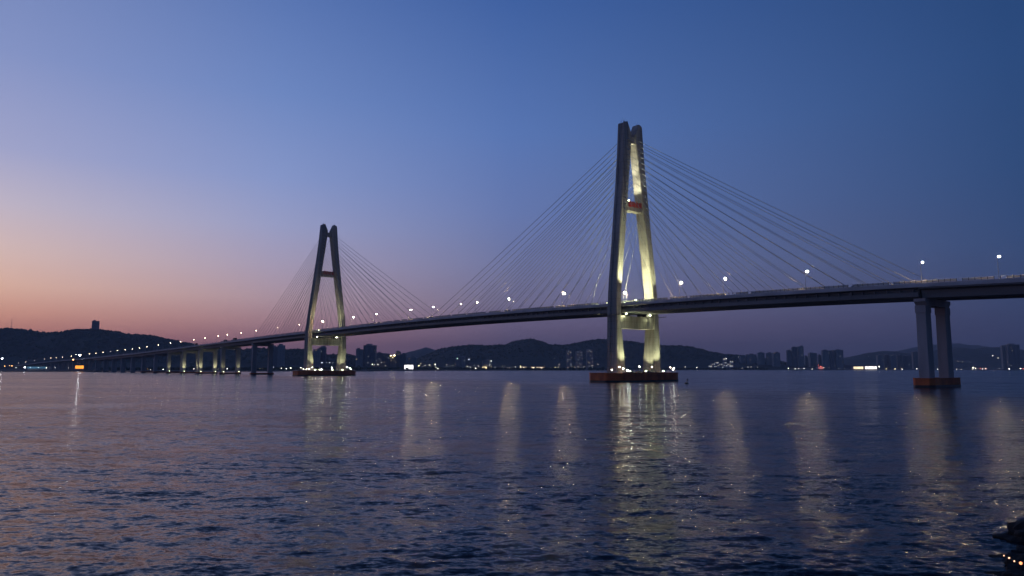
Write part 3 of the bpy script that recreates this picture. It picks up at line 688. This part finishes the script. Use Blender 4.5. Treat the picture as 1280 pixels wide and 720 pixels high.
# ------------------------------------------------------------------ lamps of the far shore
Wc, Cc, Yc, Oc, Rc = (1, .93, .82), (.85, .95, 1), (1, .86, .45), (1, .5, .18), (1, .15, .1)
SL = [  # px, py, distance, head radius, colour, strength, where
 (2.7, 448.3, 1750, 1.5, Cc, 30, 'A'), (99.6, 444, 1720, 1.9, Cc, 40, 'A'), (31, 459.2, 1640, 1.1, Cc, 25, 'A'), (91.5, 449.6, 1760, 1.5, Oc, 7, 'A'), (95, 443.2, 1760, .7, Wc, 8, 'A'),
 (6, 457.7, 1700, .6, Oc, 9, 'A'), (12, 457, 1700, .5, Oc, 9, 'A'), (15, 457.2, 1700, .7, Oc, 9, 'A'), (20, 459.7, 1650, .4, Cc, 8, 'A'), (38, 459.3, 1650, .5, Cc, 7, 'A'), (48, 459.5, 1650, .5, Cc, 6, 'A'),
 (58, 459.8, 1650, .8, Wc, 8, 'A'), (69, 459.3, 1650, .4, Cc, 6, 'A'), (86, 459.8, 1650, .4, Wc, 6, 'A'), (143.5, 452.8, 1700, .6, Cc, 4, 'A'), (152.5, 460.8, 1680, .8, Oc, 9, 'A'), (157, 461.5, 1680, .5, Wc, 9, 'A'),
 (180, 461.8, 1700, .6, Wc, 9, 'B'), (188, 462, 1700, .5, Wc, 7, 'B'), (195.5, 461, 1700, .8, Wc, 10, 'B'), (204, 461.8, 1700, .7, Wc, 9, 'B'), (212, 462, 1700, .9, Wc, 8, 'B'), (242.5, 461, 1720, .6, Wc, 9, 'B'), (284, 461, 1740, .7, Wc, 7, 'B'), (295, 461, 1740, .8, Yc, 9, 'B'), (268, 462.8, 1700, .8, Yc, 5, 'B'), (337, 460.5, 1780, .6, Wc, 8, 'B'), (342, 459, 1780, .4, Cc, 6, 'B'), (352, 460.3, 1780, .5, Wc, 9, 'B'), (358, 460.8, 1780, .7, Wc, 12, 'B'), (363.5, 460, 1780, .7, Wc, 12, 'B'), (376, 459.7, 1780, .8, Wc, 12, 'B'),
 (402.5, 453.5, 1800, .6, Cc, 10, 'C'), (408, 453, 1800, .35, Cc, 5, 'C'), (412, 453.2, 1800, .5, Cc, 6, 'C'), (416, 453.8, 1800, .35, Cc, 5, 'C'), (399, 460, 1800, .4, Wc, 6, 'C'),
 (465.5, 455.3, 2350, .9, Wc, 10, 'D'), (468, 456, 2350, .6, Wc, 7, 'D'), (472.5, 455.7, 2350, .8, Wc, 8, 'D'), (477, 453, 2400, .6, Wc, 6, 'D'), (482, 457, 2350, .5, Wc, 6, 'D'), (488.5, 444.5, 2640, 1.7, Yc, 10, 'D'), (493, 444.2, 2640, 2.2, Yc, 14, 'D'), (491, 447, 2640, 1.2, Yc, 3, 'D'),
 (523.5, 457.2, 2400, 1.4, Yc, 7, 'E'), (526, 454.5, 2400, .7, Yc, 6, 'E'), (531.5, 456.5, 2420, .6, Wc, 6, 'E'), (537, 456.3, 2420, .8, Wc, 7, 'E'), (544, 455.5, 2420, 1.2, Wc, 9, 'E'), (547.5, 460.8, 2400, 1.0, Wc, 8, 'E'), (545, 459.3, 2400, .6, Wc, 7, 'E'), (558.5, 456, 2450, .6, Wc, 6, 'E'), (571.5, 448, 2950, .9, (.6, 1, .8), 7, 'E'), (586, 449.2, 3000, 1.1, Wc, 9, 'E'), (584, 458, 2450, .7, Wc, 8, 'E'), (588, 459, 2450, .6, Wc, 7, 'E'), (594.5, 460.3, 2430, 1.1, Wc, 9, 'E'), (598, 457.5, 2450, .6, Wc, 6, 'E'), (614, 451.2, 2780, 1.1, Wc, 8, 'E'), (612, 456, 2450, .6, Wc, 6, 'E'), (619, 459, 2450, .5, Cc, 7, 'E'), (628, 460, 2450, .6, Wc, 6, 'E'), (637, 459.5, 2450, .5, Wc, 6, 'E'), (644, 458.7, 2450, .7, Wc, 7, 'E'), (650.5, 457.5, 2500, .9, Yc, 8, 'E'), (694, 459.3, 2480, .8, Yc, 7, 'E'), (697.5, 459, 2480, .7, Yc, 6, 'E'), (699, 455.5, 2550, .5, Wc, 4, 'E'), (693, 448, 3100, .6, Wc, 4, 'E'), (685, 452, 3000, .6, Cc, 4, 'E'), (748, 455.2, 2600, .5, Wc, 5, 'E'), (730, 458.5, 2600, .5, Wc, 5, 'E'),
 (856.5, 458.5, 3000, .7, Wc, 6, 'F'), (871, 459.3, 3000, .9, Wc, 8, 'F'), (893.5, 458, 3000, .7, Cc, 5, 'F'), (924, 460, 3050, .8, Wc, 7, 'F'), (927.5, 460.2, 3050, .6, Wc, 6, 'F'), (935, 458.8, 3050, .7, Wc, 5, 'F'), (939, 458.8, 3050, .6, Wc, 5, 'F'), (947, 459, 3050, .6, Wc, 5, 'F'), (908, 448.2, 3100, .9, Wc, 8, 'F'), (923, 446, 3500, .6, Wc, 4, 'F'),
 (985.5, 460.3, 3100, 1.1, Wc, 10, 'G'), (994, 461, 3100, 1.0, Wc, 8, 'G'), (998.5, 460.8, 3100, .9, Wc, 8, 'G'), (1005, 460.5, 3100, 1.1, Wc, 9, 'G'), (1015, 461.2, 3100, .9, Wc, 8, 'G'), (1026, 458, 3100, 1.2, Rc, 8, 'G'), (1023, 456.5, 3150, .9, Rc, 5, 'G'), (1030, 459.5, 3100, .9, Wc, 7, 'G'), (1048, 460.7, 3100, .7, Wc, 7, 'G'), (1056, 460.3, 3100, .7, Wc, 6, 'G'), (1085.5, 445.7, 4500, 1.2, Wc, 5, 'G'), (1099, 458.3, 3100, 1.4, Wc, 12, 'G'), (1108, 461, 3100, 1.0, Yc, 7, 'G'), (1118.8, 461, 3100, 1.3, Yc, 9, 'G'), (1127.5, 461.2, 3100, 1.2, Wc, 9, 'G'), (1138.5, 448, 3900, .8, Wc, 4, 'G'), (1146, 461, 3100, 1.1, Wc, 8, 'G'), (1149.5, 461.2, 3100, 1.0, Wc, 8, 'G'),
 (1172, 463.5, 2900, 1.0, Wc, 6, 'H'), (1196, 463.3, 2900, .8, Wc, 5, 'H'), (1202, 463.5, 2900, .8, Wc, 5, 'H'), (1216.5, 459.5, 3080, 1.9, Wc, 9, 'H'), (1219.5, 460.5, 3080, 1.3, Wc, 8, 'H'), (1216, 463, 2950, 1.0, Wc, 6, 'H'), (1228, 461.3, 3080, 1.3, Wc, 8, 'H'), (1232, 460.8, 3080, 1.5, (1, .6, .55), 8, 'H'), (1225.5, 460.8, 3080, 1, Rc, 5, 'H'), (1241, 444.6, 4200, 1.7, Wc, 7, 'H'), (1247.5, 447.5, 4200, 1.2, Wc, 6, 'H'), (1249, 460.5, 3080, .7, Wc, 5, 'H'), (1261.5, 461, 3080, 1.7, Wc, 9, 'H'), (1275.5, 460.8, 3080, 1.5, Wc, 9, 'H'), (1279, 461, 3080, 1.2, Rc, 5, 'H'), (1271.5, 447.5, 4100, .9, Wc, 4, 'H'), (1197.5, 451.5, 4300, .9, Wc, 4, 'H'), (1203, 452.3, 4300, .8, Wc, 4, 'H'),
]
WHERE = {'A': 'under the left hill', 'B': 'behind the left row of bridge piers', 'C': 'between the farther tower legs', 'D': 'by blocks right of the farther tower',
         'E': 'below the central hill', 'F': 'on shore right of the nearer tower', 'G': 'below the right skyline', 'H': 'on shore right of the right pier'}
CN = {Wc: 'warm white', Cc: 'cold white', Yc: 'yellow', Oc: 'orange', Rc: 'red'}
# a few more faint ones, as the shore is never evenly lit
for _ in range(34):
    px = random.uniform(520, 760); SL.append((px, random.uniform(456.5, 460.6), 2500, random.uniform(.25, .5), random.choice((Wc, Cc, Yc)), random.uniform(2, 5), 'E'))
for _ in range(14):
    px = random.uniform(1165, 1278); SL.append((px, random.uniform(452, 460.6), 3400, random.uniform(.3, .7), random.choice((Wc, Cc)), random.uniform(2, 4), 'H'))
for _ in range(10):
    px = random.uniform(165, 340); SL.append((px, random.uniform(459, 462), 1780, random.uniform(.2, .5), random.choice((Wc, Yc, Oc)), random.uniform(2, 5), 'B'))
SL.sort(key=lambda t: t[0]); seen = {}
emc = {}
for px, py, Y, r_, c, st_, wh in SL:
    p = at(px, py, Y); seen[wh] = seen.get(wh, 0)+1; i = seen[wh]-1
    base = 2.6
    if p.z < 3.6: p.z = 3.6
    if p.z > 34: base = p.z-12                     # stands on the slope or on a roof
    nm = CN.get(c, 'greenish' if c[1] > c[0] else 'pink')
    e = empty('shore_lamp', (p.x, Y, base), 0, '%s shore lamp from left %s, %s' % (('%dth' % (i+1)) if i >= 49 else ordn(i), WHERE[wh], nm), 'lamp', 'lamps along the far shore')
    bm = bmesh.new(); tube(bm, (0, 0, -1.5), (0, 0, p.z-base), .14, .08, 5); link('pole', bm, M['dark'], e)
    key = (c, round(st_))
    if key not in emc: emc[key] = emat('shore_glow', c, round(st_)*1.6)
    bm = bmesh.new(); ball(bm, (0, 0, p.z-base), r_, 1, .75); link('lamp_head', bm, emc[key], e, True)

# ------------------------------------------------------------------ buoy near the fender
p = atz(858, 480, 0)
e = empty('buoy', (p.x, p.y, 0), .4, 'small dark leaning buoy with a ball topmark right of the nearer tower fender', 'buoy')
e.rotation_euler = (R(6), R(14), .4)
bm = bmesh.new(); loft(bm, [[(r_*math.cos(k*R(30)), r_*math.sin(k*R(30)), z) for k in range(12)] for z, r_ in ((-.6, .5), (-.3, .95), (.5, 1.0), (.72, .7), (.8, .3))]); link('float', bm, M['dark'], e)
bm = bmesh.new()
for k in range(3): tube(bm, (.6*math.cos(k*2.1), .6*math.sin(k*2.1), .7), (.12*math.cos(k*2.1), .12*math.sin(k*2.1), 1.9), .06, n=5)
link('mast', bm, M['dark'], e)
bm = bmesh.new(); ball(bm, (0, 0, 2.15), .42, 2); link('topmark', bm, M['dark'], e)
bm = bmesh.new(); box(bm, .55, .95, -.5, .5, .2, .95); link('plate', bm, M['white'], e)

# ------------------------------------------------------------------ rocks and orange glints in the lower right corner, made as glowing balls
def rock(c, r_, seed, label):
    bm = bmesh.new(); g = bmesh.ops.create_icosphere(bm, subdivisions=4, radius=1)
    for v_ in bm.verts:
        d = v_.co.normalized(); n = noise.fractal(d*1.6+Vector((seed, 0, 0)), .8, 2.1, 6); vo = noise.voronoi(d*2.2+Vector((seed, 3, 0)))[0][0]
        v_.co = d*(.8+.3*n+.35*vo); v_.co.x *= r_[0]; v_.co.y *= r_[1]; v_.co.z *= r_[2]
    o = link('rock', bm, M['rock']); o.location = (c[0], c[1], -.25); o.scale = (.8, .8, .72); tag(o, label, 'rock', 'wet rocks at the lower right corner'); return o
for px, py, rr, sd, lab in ((1284, 672, (1.7, 1.6, 1.3), 1, 'uppermost black rock cut by the right edge of the picture'), (1262, 697, (1.1, 1.2, .6), 2, 'low black rock right of the foam, below the uppermost rock'),
                            (1285, 708, (1.5, 1.3, 1.1), 3, 'bulky black rock in the very corner beside the orange glints'), (1243, 716, (1.0, .9, .45), 4, 'flat low rock leftmost of the group in the lower right corner'),
                            (1266, 722, (1.3, 1.0, .7), 5, 'bottom rock between the flat rock and the corner'), (1270, 684, (.6, .7, .45), 6, 'smallest rock wedged between the two upper rocks')):
    q = atz(px, py, 0); rock((q.x+.1, q.y-.3, .1), rr, sd*3.7, lab)
o_ = Vector((0, 0, CH))
P = [o_.lerp(atz(a, b, .8), .9) for a, b in ((1255, 694.5), (1261.5, 697.5), (1268, 701.5), (1276, 704), (1290, 709))]
e = empty('glint_string', P[3], 0, 'row of tiny orange glints over the black rocks, lower right corner, as glowing balls', 'string light')  # orange glints put in as tiny glowing balls on a thin wire
bm = bmesh.new()
for a, b in zip(P, P[1:]): tube(bm, a-P[3], b-P[3], .008, n=5)
tube(bm, (P[3]-P[3]), (0, .1, -2.2), .02, n=6); link('wire', bm, M['dark'], e)
for k, (p_, r_) in enumerate(zip(P, (.022, .03, .026, .05))):
    bm = bmesh.new(); ball(bm, p_-P[3], r_, 2); link('glint_ball', bm, emat('orange_glint', (1, .5, .3) if k < 3 else (1, .32, .12), 2.5), e, True)

# ------------------------------------------------------------------ water
nr, nc = 860, 900
inv = np.linspace(1/9.0, 1/5200.0, nr); r = 1/inv
extra = np.array([7000., 12000., 25000.]); r = np.concatenate([r, extra]); nr = len(r)
th = np.linspace(R(-58), R(58), nc)
RR, TH = np.meshgrid(r, th, indexing='ij')
X = RR*np.sin(TH); Yw = RR*np.cos(TH); Z = np.zeros_like(X)
dr = np.gradient(r)[:, None]; 
wind = R(200)
for k in range(90):
    lam = 10**rng.uniform(math.log10(.45), math.log10(16)); a0 = wind+rng.normal(0, .75)
    kk = 2*math.pi/lam; amp = .0046*lam*(1 if lam < 1.1 else (1.1/lam)**.95)*rng.uniform(.5, 1.4)
    kr = np.abs(np.cos(TH)*math.cos(a0)+np.sin(TH)*math.sin(a0))
    fade = np.clip((lam/(np.maximum(dr, RR*(th[1]-th[0]))*3.0)-.6), 0, 1)
    ph = kk*(X*math.sin(a0)+Yw*math.cos(a0))+rng.uniform(0, 6.28)
    Z += amp*fade*(np.sin(ph)+.18*np.sin(2*ph+1.57))
gust = .75+.35*np.sin(X*.021+1.3*np.sin(Yw*.017))*np.sin(Yw*.031+np.sin(X*.013)*1.7)
Z *= gust
me = bpy.data.meshes.new('water'); nv = nr*nc
me.vertices.add(nv); me.vertices.foreach_set('co', np.stack([X, Yw, Z], -1).astype(np.float32).ravel())
ii = (np.arange(nr-1)[:, None]*nc+np.arange(nc-1)[None, :]).ravel()
q = np.stack([ii, ii+1, ii+nc+1, ii+nc], -1).astype(np.int32); nf = len(q)
me.loops.add(nf*4); me.polygons.add(nf); me.loops.foreach_set('vertex_index', q.ravel())
me.polygons.foreach_set('loop_start', np.arange(0, nf*4, 4, dtype=np.int32)); me.update(calc_edges=True)
me.polygons.foreach_set('use_smooth', np.ones(nf, dtype=bool))
wo = bpy.data.objects.new('water', me); COL.objects.link(wo); wo['kind'] = 'structure'
m, nt3, b3 = newmat('sea_water'); me.materials.append(m)
b3.inputs['Base Color'].default_value = (.004, .009, .018, 1); b3.inputs['IOR'].default_value = 1.33; b3.inputs['Roughness'].default_value = .15; b3.inputs['Specular IOR Level'].default_value = .29
tc3 = nt3.nodes.new('ShaderNodeTexCoord'); prev = None
# gusts: large patches of rougher and calmer water
gn = nt3.nodes.new('ShaderNodeTexNoise'); gm = nt3.nodes.new('ShaderNodeMapping'); gm.inputs['Scale'].default_value = (.004, .014, 1)
nt3.links.new(tc3.outputs['Object'], gm.inputs['Vector']); nt3.links.new(gm.outputs[0], gn.inputs['Vector']); gn.inputs['Scale'].default_value = 1; gn.inputs['Detail'].default_value = 4
gr = nt3.nodes.new('ShaderNodeMapRange'); gr.inputs['From Min'].default_value = .35; gr.inputs['From Max'].default_value = .65; gr.inputs['To Min'].default_value = .5; gr.inputs['To Max'].default_value = 1.3
nt3.links.new(gn.outputs['Fac'], gr.inputs['Value'])
def vm(op, a, b=None):
    n = nt3.nodes.new('ShaderNodeVectorMath'); n.operation = op
    for i, v_ in enumerate((a, b)):
        if v_ is None: continue
        if isinstance(v_, tuple): n.inputs[i].default_value = v_
        else: nt3.links.new(v_, n.inputs[i])
    return n.outputs[0]
acc = None
for sc, k, st3, rot in ((.09, .42, (.4, 1.7, 1), .12), (.35, .55, (.55, 1.3, 1), .25), (1.3, .85, (.6, 1.3, 1), -.2), (4.2, .95, (.7, 1.2, 1), .3)):
    n = nt3.nodes.new('ShaderNodeTexNoise'); n.inputs['Scale'].default_value = sc; n.inputs['Detail'].default_value = 3; n.inputs['Roughness'].default_value = .6
    mp = nt3.nodes.new('ShaderNodeMapping'); mp.inputs['Scale'].default_value = st3; mp.inputs['Rotation'].default_value = (0, 0, rot)
    nt3.links.new(tc3.outputs['Object'], mp.inputs['Vector']); nt3.links.new(mp.outputs[0], n.inputs['Vector'])
    d = vm('MULTIPLY', vm('SUBTRACT', n.outputs['Color'], (.5, .5, .5)), (k*.5, k*1.25, 0))
    acc = d if acc is None else vm('ADD', acc, d)
sc_ = nt3.nodes.new('ShaderNodeVectorMath'); sc_.operation = 'SCALE'; nt3.links.new(acc, sc_.inputs[0]); nt3.links.new(gr.outputs[0], sc_.inputs['Scale'])
geo = nt3.nodes.new('ShaderNodeNewGeometry')
nrm = vm('NORMALIZE', vm('ADD', geo.outputs['Normal'], sc_.outputs[0]))
nt3.links.new(nrm, b3.inputs['Normal'])

# ------------------------------------------------------------------ haze
HAZE = 7.5e-5
if HAZE:
    bm = bmesh.new(); box(bm, -13000, 13000, -300, 13500, -4, 420)
    hz = bpy.data.objects.new('haze', bpy.data.meshes.new('haze')); bm.to_mesh(hz.data); bm.free(); COL.objects.link(hz); hz['kind'] = 'stuff'; hz['label'] = 'thin evening haze over the water'; hz['category'] = 'haze'
    m = bpy.data.materials.new('haze'); m.use_nodes = True; n3 = m.node_tree; n3.nodes.remove(n3.nodes['Principled BSDF'])
    pv = n3.nodes.new('ShaderNodeVolumePrincipled'); pv.inputs['Density'].default_value = HAZE; pv.inputs['Color'].default_value = (.85, .88, .95, 1)
    n3.links.new(pv.outputs[0], n3.nodes['Material Output'].inputs['Volume']); hz.data.materials.append(m); hz.display_type = 'WIRE'

# ------------------------------------------------------------------ view
S.render.engine = 'CYCLES'
S.view_settings.view_transform = 'Standard'; S.view_settings.look = 'None'; S.view_settings.exposure = 0; S.view_settings.gamma = 1
